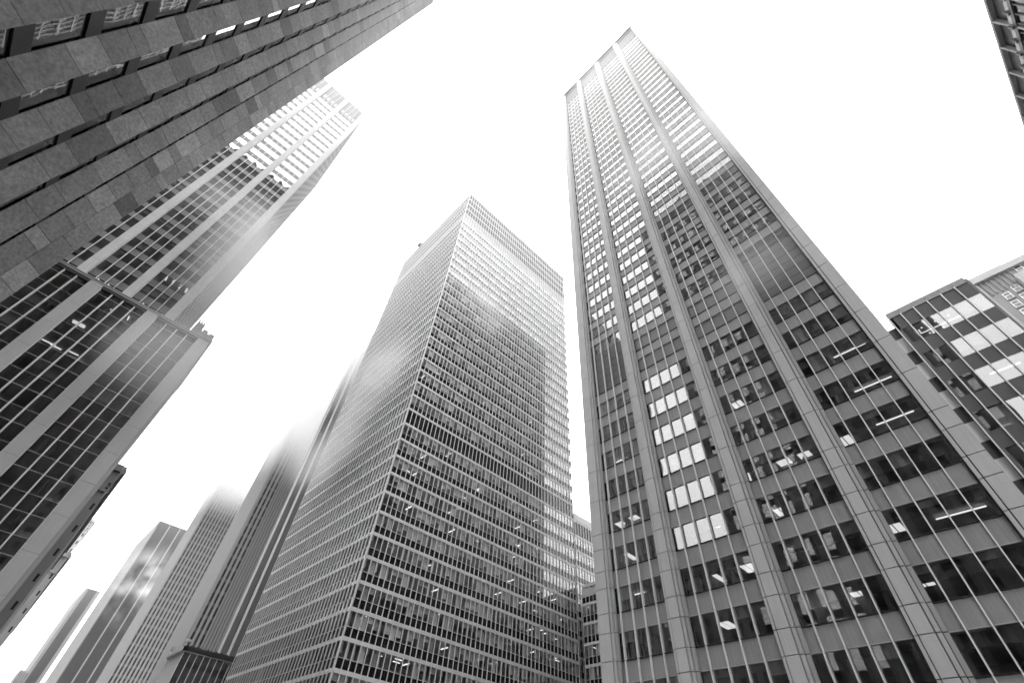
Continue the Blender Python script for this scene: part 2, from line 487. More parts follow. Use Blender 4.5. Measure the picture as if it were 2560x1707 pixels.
# ================================================================== CENTRE TOWER (finned slab)
YC = 68.0
def finned(t, F, u0, u1, nmod, zb, zt, pitch, zref, mech=(), grid_from=None, lights=0, seed=1, finw=.10, find=.12, mats=None, interior=True,
           bandh=.14, glassh=.53, glassm='glass_c'):
    """curtain wall: bright fins on every module, pale band + glass + black spandrel on every floor"""
    r = random.Random(seed)
    mod = (u1 - u0) / nmod
    band = MB(); spn = MB(); tr = MB(); wins = []; bl = MB()
    n = math.floor((zb - zref) / pitch)
    floors = []
    while zref + n * pitch < zt - .3:
        floors.append(n); n += 1
    for n in floors:
        z1 = zref + (n + 1) * pitch           # top of the pale band above this storey's glass
        z0 = z1 - pitch
        if z0 < -EYE: z0 = -EYE
        zbd = z1 - pitch * bandh
        if zbd < z0 + .2: continue
        F.box(band, u0, u1, zbd, z1, -.3, .05)
        if n in mech or (grid_from is not None and n >= grid_from):
            mi = 1 if n in mech else 2 + (n == grid_from)
            for k in range(nmod):
                F.box(spn, u0 + k * mod + .02, u0 + (k + 1) * mod - .02, z0 + .01, zbd - .01, -.3, -.05 + r.uniform(0, .01), mi if mi > 1 else 0)
            continue
        zg = zbd - pitch * glassh
        F.box(spn, u0, u1, max(z0 + .005, -EYE), zg - .03, -.3, -.03, 0)
        F.box(tr, u0, u1, zg - .03, zg + .03, -.3, .03)
        mb = MB()
        for k in range(nmod):
            F.pane(mb, u0 + k * mod, u0 + (k + 1) * mod, zg + .025, zbd + .01, -.04, 0, .001, r)
            if interior and r.random() < .82:
                hh = r.choice((.4, .7, 1, 1)) * (zbd - zg)
                ww = r.choice((.5, 1.0, 1.0)) * mod
                F.box(bl, u0 + k * mod + .03, u0 + k * mod + ww - .03, zbd - hh, zbd, -.24, -.22, 0 if r.random() < .7 else 1)
        wins.append((abs(z0), mb))
    band.build("stone_band", 'band', t)
    spn.build("cladding", ['sp_black', 'panel_dk', 'louvre', 'concrete_dk'], t)
    tr.build("transom", 'fin', t)
    if bl.v: bl.build("blind", ['blind_pale', 'blind'], t)
    for k_, mb in wins: mb.build("window", glassm, t)
    fins = []
    for k in range(nmod + 1):
        u = u0 + k * mod
        mb = MB(); F.box(mb, u - finw / 2, u + finw / 2, max(zb, -EYE), zt, 0, find)
        fins.append(mb)
    parts(fins, "mullion", 'fin' if glassm != 'glass_av' else 'fin_av', t)
    return floors

def centre_tower():
    xa, xb = .4780 * YC, 1.2015 * YC
    yb = 3.35 * xa
    top = 2.299 * YC
    pitch, zref = .0533 * YC, .2208 * YC
    t = thing("finned_tower", ((xa + xb) / 2, (YC + yb) / 2, 0), "broad tower wrapped in thin pale fins with a pale band at every floor", "office tower")
    F = Face('-Y', YC); L = Face('-X', xa)
    fl = finned(t, F, xa + .05, xb, 49, -EYE, top, pitch, zref, mech=(11,), grid_from=34, seed=5)
    finned(t, L, YC + .05, yb, 36, -EYE, top, pitch, zref, mech=(11,), grid_from=34, seed=6, finw=.13, find=.15, glassm='glass_av')
    cp = MB(); cp.box(xa - .12, xa + .05, YC - .12, YC + .05, 0, top + EYE); cp.build("corner_post", 'fin', t)
    core = MB()
    core.box(xa + 7, xb - 7, YC + 7, yb - .4, 0, top + EYE - 1); core.build("core", 'inside', t)
    sl = MB()
    for n in fl:
        z = zref + (n + 1) * pitch - pitch * .14 + EYE + .05
        sl.box(xa + .32, xb - .35, YC + .32, yb - .4, z, z + .3)
    sl.build("ceiling", 'ceiling', t)
    sd = MB()
    K = Face('+X', xb); K.box(sd, YC + .31, yb, -EYE, top, -.3, 0)
    K2 = Face('+Y', yb); K2.box(sd, xa + .31, xb - .31, -EYE, top, -.38, 0)
    sd.build("side_wall", 'concrete_dk', t)
    rf = MB(); rf.box(xa + .32, xb - .32, YC + .32, yb - .4, top + EYE - .9, top + EYE - .5)
    rf.build("roof", 'roof', t)
    # window-washing rig peering over the avenue edge
    y = 3.02 * xa
    rg = MB(); rg.box(xa - .9, xa + 2.4, y - 1.1, y + 1.1, top + EYE + .1, top + EYE + 1.6)
    rg.box(xa + 1, xa + 2, y - .5, y + .5, top + EYE - .5, top + EYE + .25)
    rg.build("cleaning_rig", 'alu_mid', t)
    # lit tubes just behind the glass of the lower storeys
    r = random.Random(21)
    cnt = 0
    for n in fl:
        if n > 22: continue
        p = 6 if n < 10 else 2
        z = zref + (n + 1) * pitch - pitch * .14 + EYE - .03
        if z < 12: continue
        for k in range(p):
            x = xa + 1.5 + r.random() * (xb - xa - 4)
            y = YC + r.uniform(.9, 2.6)
            mb = MB()
            if r.random() < .75: mb.box(x - .10, x + .10, y - .9, y + .9, z - .05, z + .02); 
            else: mb.box(x - .6, x + .6, y - .08, y + .08, z - .05, z + .02)
            mb.build("ceiling_light", 'lamp_soft', t); cnt += 1
centre_tower()

# annex behind the gap, and the low wing in front of it
def annex():
    YA = 70.0
    x0, x1 = 1.2085 * YA, 128.0
    top = .8303 * YA
    t = thing("finned_block", ((x0 + x1) / 2, YA + 10, 0), "finned block with tall black top storey, glimpsed behind the gap between the big towers", "office block")
    F = Face('-Y', YA)
    finned(t, F, x0, x1, 43, -EYE, .8075 * YA, .0515 * YA, .7547 * YA - 12 * .0515 * YA, mech=(12,), seed=8)
    mb = MB(); F.box(mb, x0, x1, .8075 * YA, top, -.4, .06); mb.build("parapet", 'band', t)
    mb = MB(); mb.box(x0, x1, YA + 2.5, YA + 22, 0, top + EYE - .5); mb.build("core", 'inside', t)
    mb = MB(); mb.box(x0 + .02, x1, YA + .31, YA + 22.2, top + EYE - .6, top + EYE - .3); mb.build("roof", 'roof', t)
    for k in range(8):
        z = .7547 * YA - (k % 4) * .0515 * YA - .55 + EYE
        x = x0 + 1.5 + k * 1.1
        mb = MB(); mb.box(x - .08, x + .08, YA + 1, YA + 2.3, z - .05, z); mb.build("ceiling_light", 'lamp_soft', t)
annex()
def wing():
    XW = 1.2237 * 68.0
    y1, y0 = 67.6, 34.0
    top = .470 * XW
    t = thing("finned_wing", (XW + 8, (y0 + y1) / 2, 0), "low dark wing with plain grey parapet, tucked against the five-pier tower's left edge", "office block")
    F = Face('-X', XW)
    finned(t, F, y0, y1, 34, -EYE, .452 * XW, .0533 * 68, .2208 * 68 - .3, seed=9)
    mb = MB(); F.box(mb, y0, y1, .452 * XW, top, -.4, .06); mb.build("parapet", 'concrete', t)
    mb = MB(); mb.box(XW + 2.5, XW + 16, y0, y1 - .1, 0, top + EYE - .5); mb.build("core", 'inside', t)
    mb = MB(); mb.box(XW + .31, XW + 16.2, y0 - .1, y1, top + EYE - .6, top + EYE - .3); mb.build("roof", 'roof', t)
    for k in range(6):
        z = (.2208 * 68 - .3) + (4 + k % 4) * .0533 * 68 - .0533 * 68 * .14 + EYE
        y = y1 - 1.2 - k * .9
        mb = MB(); mb.box(XW + .8, XW + 2.2, y - .08, y + .08, z - .05, z); mb.build("ceiling_light", 'lamp_soft', t)
wing()

# ================================================================== GRANITE TOWER (upper left)
def granite_tower():
    XA = 10.3; h = .79; XG = XA + h
    P = 3.045
    y_apex = [1.597 * XA + P * k for k in range(-10, 6)]
    top = 14.43 * XA
    t = thing("granite_tower", (-XG - 20, y_apex[0] + 20, 0), "dark granite tower of triangular stone piers with small slot windows between them", "office tower")
    r = random.Random(4)
    FLR = 3.597; zw = 1.6887 * XG
    for i, ya in enumerate(y_apex):
        mb = MB()
        xg, xa = -XG, -XA
        last = (i == len(y_apex) - 1)
        in_ = .02
        mb.prism([(xg - .02, ya - h + in_), (xa - in_ * 1.4, ya), (xg - .02, ya + h - in_)], 0, top + EYE - .01, 1)
        z = r.uniform(-1, 0)
        while z < top:
            hh = r.choice((.9, 1.8, 1.8, 2.7))
            za, zb = max(z + .014, -EYE), min(z + hh - .014, top)
            if zb > za:
                for side in (-1, 1):
                    tn = max(.6, r.gauss(1, .11))
                    if r.random() < .08: tn *= .62
                    if r.random() < .09: tn *= 1.3
                    a = (xg, ya + side * h); b = (xa, ya); c = (xg, ya + side * (h - .06)); 
                    pts = [a, b, (xa - .03, ya), (xg, ya + side * (h - .05))]
                    if side > 0: pts = pts[::-1]
                    mb.prism(pts, za + EYE, zb + EYE, 0, tn)
            z += hh
        mb.build("pier", ['granite', 'granite_joint'], t)
    F = Face('+X', -XG)
    wins = []
    for i in range(len(y_apex) - 1):
        u0, u1 = y_apex[i] + h, y_apex[i + 1] - h
        sp = MB()
        F.box(sp, u0 - .3, u1 + .3, -EYE, top - .05, -.75, -.70, 0)
        for n in range(-6, 36):
            zs = zw + n * FLR
            if zs < -EYE or zs + FLR > top - 3: continue
            mb = MB()
            F.pane(mb, u0, u1, zs, zs + 2.49, -.07, 0, .003, r)
            wins.append((zs ** 2 + (u0 - 8) ** 2, mb))
            F.box(sp, u0 - .01, u1 + .01, zs + 2.69, zs + FLR - .004, -.72, -.0, 0, 1)
            F.box(sp, u0, u1, zs + 2.49, zs + 2.685, -.72, -.10, 1)
            if r.random() < .5: F.box(sp, u0 + .02, u1 - .02, zs + 2.49 - r.choice((.5, 1.0, 1.6)), zs + 2.48, -.71, -.40, 2)
        F.box(sp, u0 - .01, u1 + .01, top - 7, top, -.72, -.01)
        sp.build("cladding", ['panel_black', 'black', 'blind'], t)
    windows(wins, 'glass_g', t)
    mb = MB()
    mb.box(-XG - 3.2, -XG - 3.0, y_apex[0], y_apex[-1] - .6, 0, top + EYE - 1)
    for n in range(-6, 36):
        z = zw + n * FLR + 2.6 + EYE
        if 0 < z < top: mb.box(-XG - 3.0, -XG - .42, y_apex[0], y_apex[-1] - .6, z, z + .3, 1)
    mb.build("core", ['inside', 'ceiling'], t)
    # far end wall, seen only as a reflection in the tower up the avenue
    yl = y_apex[-1] + h * .2
    mb = MB(); K = Face('+Y', yl)
    for k in range(15):
        x = -XG - 1.0 - k * P
        if k == 0: mb.prism([(-XG - .02, yl - .9), (-XG, yl - .1), (-XG - .2, yl), (-XG - 1.2, yl), (-XG - 1.2, yl - .9)], 0, top + EYE, 0, 1)
        mb.prism([(x - 1.58 - 1.4, yl), (x - 1.4, yl), (x - .79 - 1.4, yl + .75)], 0, top + EYE, 0, 1 + .1 * (k % 3))
        mb.box(x - 1.5, x + .3, yl - .5, yl - .02, 0, top + EYE - .5, 1)
    mb.box(-XG - 46, -XG - 3.25, y_apex[0], yl - .55, 0, top + EYE - .6, 1)
    mb.build("end_wall", ['granite', 'panel_dk'], t)
granite_tower()

# ================================================================== LEFT TOWER and its lower block
def pier_block(t, F, edges, zb, zt, pitch, winh, zref, mull_w, pier_d=.35, seed=1, glassm='glass_dk', limit=100, crown=None, dark_sp='sp_glass', by_storey=False):
    """edges: list of ('p', u0, u1) piers and ('b', u0, u1, modules) bays; window sill at zref + n * pitch"""
    r = random.Random(seed)
    wins = []; sp = MB(); tr = MB(); bl = MB()
    n0 = math.floor((zb - zref) / pitch); n1 = math.floor((zt - zref) / pitch)
    for e in edges:
        if e[0] == 'p':
            mb = MB()
            z = zb
            while z < zt - .01:
                z2 = min(z + pitch, zt)
                F.box(mb, e[1], e[2], z + .01, z2 - .01, 0.02, pier_d, 0, 1 + r.uniform(-.04, .04))
                z = z2
            F.box(mb, e[1] + .02, e[2] - .02, zb, zt, -.3, pier_d - .04, 1)
            mb.build("pier", ['concrete', 'joint'], t)
            continue
        u0, u1, m = e[1], e[2], e[3]
        mod = (u1 - u0) / m
        for n in range(n0, n1 + 1):
            zs = zref + n * pitch; ze = zs + winh; zn = zs + pitch
            if zs < zb + .1 or zs > zt - .3: continue
            if crown and zs > crown - .2: continue
            zn = min(zn, zt); ze = min(ze, zt - .1)
            mb = MB()
            for k in range(m): F.pane(mb, u0 + k * mod, u0 + (k + 1) * mod, zs, ze, -.08, 0, .0008, r)
            wins.append((zs ** 2 + u0 ** 2, mb))
            if zn - ze > .05:
                q = MB() if by_storey else sp
                for k in range(m): F.box(q, u0 + k * mod + .01, u0 + (k + 1) * mod - .01, ze + .03, zn - .03, -.3, -.06 + r.uniform(0, .006), 0)
            if by_storey and zn - ze > .05: q.build("cladding", dark_sp, t)
            F.box(tr, u0, u1, ze - .02, ze + .03, -.3, .0); F.box(tr, u0, u1, zn - .03, zn + .005, -.3, .0)
            for k in range(m):
                if r.random() < .3:
                    F.box(bl, u0 + k * mod + .04, u0 + (k + 1) * mod - .04, ze - r.choice((.4, .7, 1.2)), ze, -.5, -.48)
        if crown:
            for k in range(m):
                F.box(sp, u0 + k * mod + .01, u0 + (k + 1) * mod - .01, crown, zt - .02, -.4, -.08 + r.uniform(0, .006), 1)
                F.box(bl, u0 + (k + .28) * mod, u0 + (k + .78) * mod, crown + 1.6, crown + 3.6, -.2, -.05)
    if sp.v: sp.build("cladding", [dark_sp, 'panel_dk'], t)
    tr.build("transom", 'spandrel' if crown else 'alu_mid', t)
    if bl.v: bl.build("blind", 'blind', t)
    windows(wins, glassm, t, limit=limit)
    for e in edges:
        if e[0] != 'b': continue
        mod = (e[2] - e[1]) / e[3]
        for k in range(e[3] + 1):
            u = e[1] + k * mod
            mb = MB(); F.box(mb, u - mull_w / 2, u + mull_w / 2, zb, zt - .35, -.1, .16)
            mb.build("mullion", 'alu', t)

def left_tower():
    Y = 70.0
    xr = -.1155 * Y
    top = 2.166 * Y
    t = thing("piered_tower", (-30, Y + 15, 0), "glass tower with flat grey piers and clouded top, behind the granite tower", "office tower")
    F = Face('-Y', Y)
    W = .0167 * Y
    edges = [('p', -.132 * Y, xr)]
    u = -.132 * Y
    for k in range(9):
        edges.append(('b', u - 4 * W, u, 4)); u -= 4 * W
        edges.append(('p', u - W, u)); u -= W
    xl = u
    pier_block(t, F, edges, .3 * Y, top, .0470 * Y, .0290 * Y, 1.6005 * Y - 26 * .047 * Y, .055, seed=31, crown=2.006 * Y, limit=100, dark_sp='panel_mid')
    mb = MB(); mb.box(xl + 3, xr - 3, Y + 4, Y + 41, 0, top + EYE - 1); mb.build("core", 'inside', t)
    sl = MB()
    for n in range(-20, 9):
        z = (1.6005 + n * .047 + .029 + .0015) * Y + EYE
        if z > 15: sl.box(xl, xr - .35, Y + .32, Y + 4, z, z + .3)
    sl.build("ceiling", 'ceiling', t)
    # east side: close stone ribs with slit windows
    G = Face('+X', xr)
    y1 = Y + 33.5
    wl_ = MB(); wn_ = MB()
    n = 15; s = (y1 - Y - 1.2) / n
    for k in range(n):
        y = Y + 1.2 + k * s
        G.box(wl_, y, y + s * .45, -EYE, top, -.4, .0, 0, 1)
        z = .3 * Y
        while z < top - 2:
            G.box(wl_, y + s * .45, y + s, z, z + .0470 * Y * .4, -.4, -.02, 0)
            z += .0470 * Y
        G.box(wl_, y + s * .45, y + s, top - 2.5, top, -.4, -.05, 0)
        G.pane(wn_, y + s * .4, y + s * 1.05, -EYE, top - 2, -.04)
    G.box(wl_, Y + .02, Y + 1.2, -EYE, top, -.4, .03, 1)
    wl_.build("side_wall", ['brick', 'concrete_dk'], t)
    wn_.build("side_window", 'panel_black', t)
    rf = MB(); rf.box(xl, xr - .42, Y + .42, y1, top + EYE - 1.5, top + EYE - 1.0); rf.box(xl, xr - .41, y1 - .4, y1, 0, top + EYE - 1.5); rf.build("roof", 'roof', t)
    r = random.Random(5)
    for (px, py) in ((245, 701), (270, 715), (357, 762), (404, 790), (416, 696), (433, 705), (450, 716), (466, 726)):
        d = ray(px, py); zf_ = d[2] / d[1]
        n = math.floor((zf_ - 1.6005) / .047); zc = (1.6005 + n * .047 + .029) * Y; k = zc / d[2]
        x, y, z = d[0] * k, d[1] * k, zc + EYE
        if y > Y + .4 and y < Y + 4: 
            mb = MB(); mb.box(x - .09, x + .09, y - .6, y + .6, z - .05, z + .03); mb.build("ceiling_light", 'lamp_soft', t)
left_tower()

def left_block():
    Y = 57.0
    xr = -.0315 * Y
    top = .7200 * Y
    t = thing("piered_block", (-15, Y + 6, 0), "dark glass block with wide grey piers, standing in front of the clouded glass tower", "office block")
    F = Face('-Y', Y)
    W = .0212 * Y
    edges = [('p', -.0547 * Y, xr)]
    u = -.0547 * Y
    for k in range(4):
        edges.append(('b', u - 4 * W, u, 4)); u -= 4 * W
        edges.append(('p', u - W, u)); u -= W
    xl = u
    pier_block(t, F, edges, -EYE, top, .0570 * Y, .0310 * Y, .6720 * Y - 11 * .057 * Y, .11, pier_d=.3, seed=41, by_storey=True)
    cap = MB(); F.box(cap, xl, xr + .05, top - .25, top + .12, -.5, .12, 1); F.box(cap, xl, xr + .1, top + .12, top + .24, -.5, .22, 0)
    F.box(cap, xl, xr + .1, top + .24, top + .42, -.3, .10, 1)
    F.box(cap, xl, xr + .1, top + .42, top + .50, -.3, .18, 0)
    cap.build("parapet", ['alu_mid', 'panel_dk'], t)
    mb = MB(); mb.box(xl, xr - 3, Y + 4.5, Y + 11.5, 0, top + EYE - 1); mb.build("core", 'inside', t)
    sl = MB(); r = random.Random(17)
    for n in range(0, 13):
        z = (.6623 + (n - 11) * .057 + .041 + .0015) * Y + EYE
        if 0 < z < top + 1: sl.box(xl, xr - .35, Y + .32, Y + 5, z, z + .3)
    sl.build("ceiling", 'ceiling', t)
    pw = MB()
    for n in range(0, 12):
        for k in range(7):
            u = xl + r.random() * (xr - xl - 1); zs = (.6623 + (n - 11) * .057) * Y
            F.box(pw, u, u + .12, zs - .8, zs + .041 * Y, -4.4, -r.choice((.6, 1.2)), 0)
    pw.build("partition", 'inside', t)
    sd = MB(); G = Face('+X', xr)
    G.box(sd, Y + .02, Y + 12, -EYE, top - .1, -.3, 0, 0)
    for k in range(5): G.box(sd, Y + 1 + k * 2.3, Y + 1.8 + k * 2.3, -EYE, top - .3, 0, .12, 0)
    sd.build("side_wall", 'concrete_dk', t)
    rf = MB(); rf.box(xl, xr - .31, Y + .51, Y + 12, top + EYE - .6, top + EYE - .3); rf.build("roof", 'roof', t)
    pts = [(120, 855), (145, 870), (178, 880), (188, 898), (235, 860), (197, 810), (275, 842), (280, 768), (322, 793), (50, 1035), (155, 1080), (62, 1255), (120, 1163), (180, 1185), (57, 1330), (5, 1340)]
    for i, (px, py) in enumerate(pts):
        d = ray(px, py); zf_ = d[2] / d[1]
        n = math.floor((zf_ - .6623) / .057); zc = (.6623 + n * .057 + .041) * Y; k = zc / d[2]
        x, y, z = d[0] * k, d[1] * k, zc + EYE
        if Y + .4 < y < Y + 4.5:
            mb = MB()
            if i in (0, 1, 2, 3): mb.box(x - .7, x + .7, y - .05, y + .05, z - .05, z + .03)
            elif i in (5, 6, 12, 13): mb.box(x - .6, x + .6, y - .28, y + .28, z - .05, z + .03)
            else: mb.box(x - .06, x + .06, y - .6, y + .6, z - .05, z + .03)
            mb.build("ceiling_light", 'lamp' if i in (5, 6, 12, 13) else 'lamp_soft', t)
left_block()

# ------------------------------------------------------------------ masonry buildings up the left side of the avenue
def masonry(name, label, x0, x1, y0, y1, top, mat, seed, cren=False, cat="building", turret=None, north=False, pitch=3.7, wpitch=2.6, wsize=(.8, 1.5)):
    r = random.Random(seed)
    t = thing(name, ((x0 + x1) / 2, (y0 + y1) / 2, 0), label, cat)
    Ft = Face('+Y', y1) if north else Face('-Y', y0); G = Face('+X', x1)
    body = MB(); body.box(x0, x1 - .3, y0 + .3, y1 - .3, 0, top + EYE - .3)
    for F, a, b in ((Ft, x0, x1 - .3), (G, y0 + .0, y1)):
        nW = max(1, int((b - a) / wpitch)); s = (b - a) / nW
        z = 4.0; 
        zs = []
        while z < top - 4: zs.append(z); z += pitch
        for k in range(nW):
            F.box(body, a + k * s, a + k * s + (s - wsize[0]), -EYE, top, -.29, 0)
            zz = -EYE
            for z in zs:
                F.box(body, a + k * s + (s - wsize[0]), a + (k + 1) * s, zz, z, -.29, -.02); zz = z + wsize[1]
            F.box(body, a + k * s + (s - wsize[0]), a + (k + 1) * s, zz, top, -.29, -.02)
        F.box(body, a, b, top - 1.2, top - .5, 0, .5); F.box(body, a, b, top - .5, top, 0, .25)
        F.box(body, a, b, top - 5.0, top - 4.6, 0, .25)
        if cren:
            nn = int((b - a) / 1.1)
            for k in range(nn): 
                u = a + k * (b - a) / nn
                F.box(body, u, u + .85, top, top + .55, -.6, .25); F.box(body, u + .05, u + .65, top - 2.8, top - 1.2, 0, .42)
    if turret:
        ta, tb, th = turret
        body.box(ta, tb, y0 + .3, y0 + 5, top + EYE - .3, th + EYE)
        for k in range(3): body.box(ta + k * (tb - ta) / 3, ta + k * (tb - ta) / 3 + .3, y0 + .0, y0 + .3, top + EYE - 2, th + EYE + .3)
    body.build("wall", mat, t)
    # panes, one mesh per front (small, mostly edge-on)
    for F, a, b in ((Ft, x0, x1 - .3), (G, y0, y1)):
        mb = MB(); F.pane(mb, a, b, -EYE, top - 4, -.2); mb.build("window", 'far_glass', t)
    rf = MB(); rf.box(x0 + .3, x1 - .4, y0 + .4, y1 - .2, top + EYE - .29, top + EYE - .1); rf.build("roof", 'roof', t)
    return t
masonry("stone_building", "old carved stone building with crenellated parapet, peeping over the dark glass block's corner", -6.0, -2.75, 78, 96, .742 * 78, 'limestone', 51, cren=True, turret=(-5.98, -4.75, .764 * 78))
masonry("masonry_building", "grey masonry building with flat cornice, just beyond the dark glass block", -14, -1.1, 100, 150, .417 * 100, 'brick', 52, wsize=(.35, 1.1), wpitch=3.4)
masonry("masonry_building", "lower old building with ragged cornice, beyond the flat-corniced masonry building", -14, .25, 160, 260, .272 * 160, 'limestone', 53, wsize=(.35, 1.1), wpitch=3.4)
masonry("masonry_building", "pale blurred slab barely showing through cloud above the old masonry roofs", -20, .3, 300, 330, .324 * 300, 'limestone', 54)

masonry("stone_building", "striped stone building mirrored in the lowest windows of the five-pier tower", -100, -62.5, 38, 69, 62, 'limestone', 56, cat="building", wsize=(1.3, 2.2), wpitch=3.0)
masonry("stone_tower", "tall stone office building across the street, mirrored in the dark glass block's windows", -40.0, 22, -84, -60, 128, 'brick', 55, north=True, cat="office building", wsize=(1.3, 1.9))

# ------------------------------------------------------------------ towers receding along the right side of the avenue
XL = 40.0
def striped_tower(name, label, x0, x1, y0, y1, top, front, side, seed, cat="office tower", bright=False):
    """front: list of (u0, u1, kind) zones on the street-facing end; side: kind for the long avenue side"""
    t = thing(name, ((x0 + x1) / 2, (y0 + y1) / 2, 0), label, cat)
    Ft = Face('-Y', y0); L = Face('-X', x0)
    body = MB(); body.box(x0 + .6, x1, y0 + .6, y1, 0, top + EYE - .2); body.build("core", 'concrete_dk', t)
    rib = MB(); win = MB(); solid = MB(); dk = MB()
    def zone(F, a, b, kind):
        if kind == 'ribs':           # fine pale ribs over grey
            F.box(solid, a, b, -EYE, top, -.58, -.02, 0)
            n = max(2, int((b - a) / .95)); s = (b - a) / n
            for k in range(n): F.box(rib, a + k * s, a + k * s + s * .5, -EYE, top, 0, .3)
        elif kind == 'stripe':       # pale piers, dark window stripes broken by floors
            n = max(2, round((b - a) / 1.6)); s = (b - a) / n
            for k in range(n):
                F.box(rib, a + k * s, a + k * s + s * .5, -EYE, top, -.58, .35)
                F.pane(win, a + k * s + s * .5, a + (k + 1) * s, -EYE, top - 1, -.1)
                F.box(rib, a + k * s + s * .5, a + (k + 1) * s, top - 1, top, -.58, .2)
            z = 3.0
            r = random.Random(seed)
            while z < top - 3:
                F.box(solid, a, b, z, z + 1.1, -.3, -.06, 1); z += 3.8
        elif kind == 'dark':
            n = 4; s = (b - a) / n
            F.box(dk, a, b, -EYE, top, -.58, -.06)
            z = 3.0
            while z < top - 3: F.box(dk, a, b, z, z + 1.3, -.5, -.03, 1); z += 3.8
            F.box(dk, a, b, top - 5, top, -.5, .02, 1)
        elif kind == 'pale':
            F.box(solid, a, b, -EYE, top, -.58, .05, 0)
        elif kind == 'white':
            F.box(solid, a, b, -EYE, top, -.58, .3, 2)
        elif kind == 'deep':         # deep dark slots between broad bright piers
            n = 4; s = (b - a) / n
            for k in range(n):
                F.box(rib, a + k * s, a + k * s + s * .28, -EYE, top, -.58, 1.0); F.box(rib, a + k * s + s * .30, a + k * s + s * .5, -EYE, top, -.58, .5)
                F.pane(win, a + k * s + s * .5, a + (k + 1) * s, -EYE, top - 1.0, -.4)
                F.box(rib, a + k * s + s * .5, a + (k + 1) * s, top - 1, top, -.58, .0)
    for a, b, k in front: zone(Ft, a, b, k)
    for a, b, k in side: zone(L, a, b, k)
    if solid.v: solid.build("wall", ['far_stone', 'panel_dk', 'far_rib'], t)
    if rib.v: rib.build("pier", 'far_rib', t)
    if win.v: win.build("window", 'panel_black', t)
    if dk.v: dk.build("window", ['panel_black', 'panel_black'], t)
    rf = MB(); rf.box(x0 + .7, x1 - .3, y0 + .7, y1 - .3, top + EYE - .19, top + EYE + .1); rf.build("roof", 'roof', t)
    return t
striped_tower("pier_tower", "tower with broad bright vertical piers and deep dark slots, beside the finned tower",
              XL + .6, XL + 45, 122, 3.86 * XL, 3.53 * XL, [(XL + .6, XL + 45, 'ribs')], [(122, 3.86 * XL, 'deep')], 61, bright=True)
yc_ = XL / .2123
striped_tower("ribbed_tower", "striped tower whose dark stripes sit between two finely ribbed pale flanks, fading into cloud",
              XL, XL + 26, yc_, 5.22 * XL, .80 * yc_, [(XL, .2373 * yc_, 'stripe'), (.2373 * yc_, XL + 26, 'ribs')], [(yc_, 5.22 * XL, 'ribs')], 62)
yb_ = XL / .1385
striped_tower("ribbed_tower", "pale tower of many thin dark stripes across its whole front, top dissolving in cloud",
              XL, XL + 26, yb_, 7.85 * XL, .475 * yb_, [(XL, XL + 26, 'stripe')], [(yb_, 7.85 * XL, 'pale')], 63)
ya_ = 425.0
xa_ = .0825 * ya_
striped_tower("dark_tower", "dark flat-topped tower with two thin white vertical lines, smoke drifting across it",
              xa_, .134 * ya_, ya_, 13.9 * xa_, .356 * ya_,
              [(xa_, .0995 * ya_, 'dark'), (.0995 * ya_, .1005 * ya_ + .35, 'white'), (.1005 * ya_ + .35, .1165 * ya_, 'dark'), (.1165 * ya_, .1175 * ya_ + .35, 'white'), (.1175 * ya_ + .35, .134 * ya_, 'dark')],
              [(ya_, 13.9 * xa_, 'ribs')], 64)
yf_ = 600.0
striped_tower("slab_tower", "faint far tower with one column of square dark windows and a white edge",
              .047 * yf_, .0665 * yf_, yf_, yf_ + 60, .235 * yf_, [(.047 * yf_, .0505 * yf_, 'pale'), (.0505 * yf_, .062 * yf_, 'dark'), (.062 * yf_, .0655 * yf_, 'pale'), (.0655 * yf_, .0665 * yf_, 'white')], [(yf_, yf_ + 60, 'pale')], 65)
striped_tower("slab_tower", "lowest and faintest hazy block, beyond the dark tower and the white-edged one",
              .036 * yf_, .0455 * yf_, yf_ - 30, yf_ - 5, .1225 * yf_, [(.036 * yf_, .0455 * yf_, 'stripe')], [(yf_ - 30, yf_ - 5, 'pale')], 66)

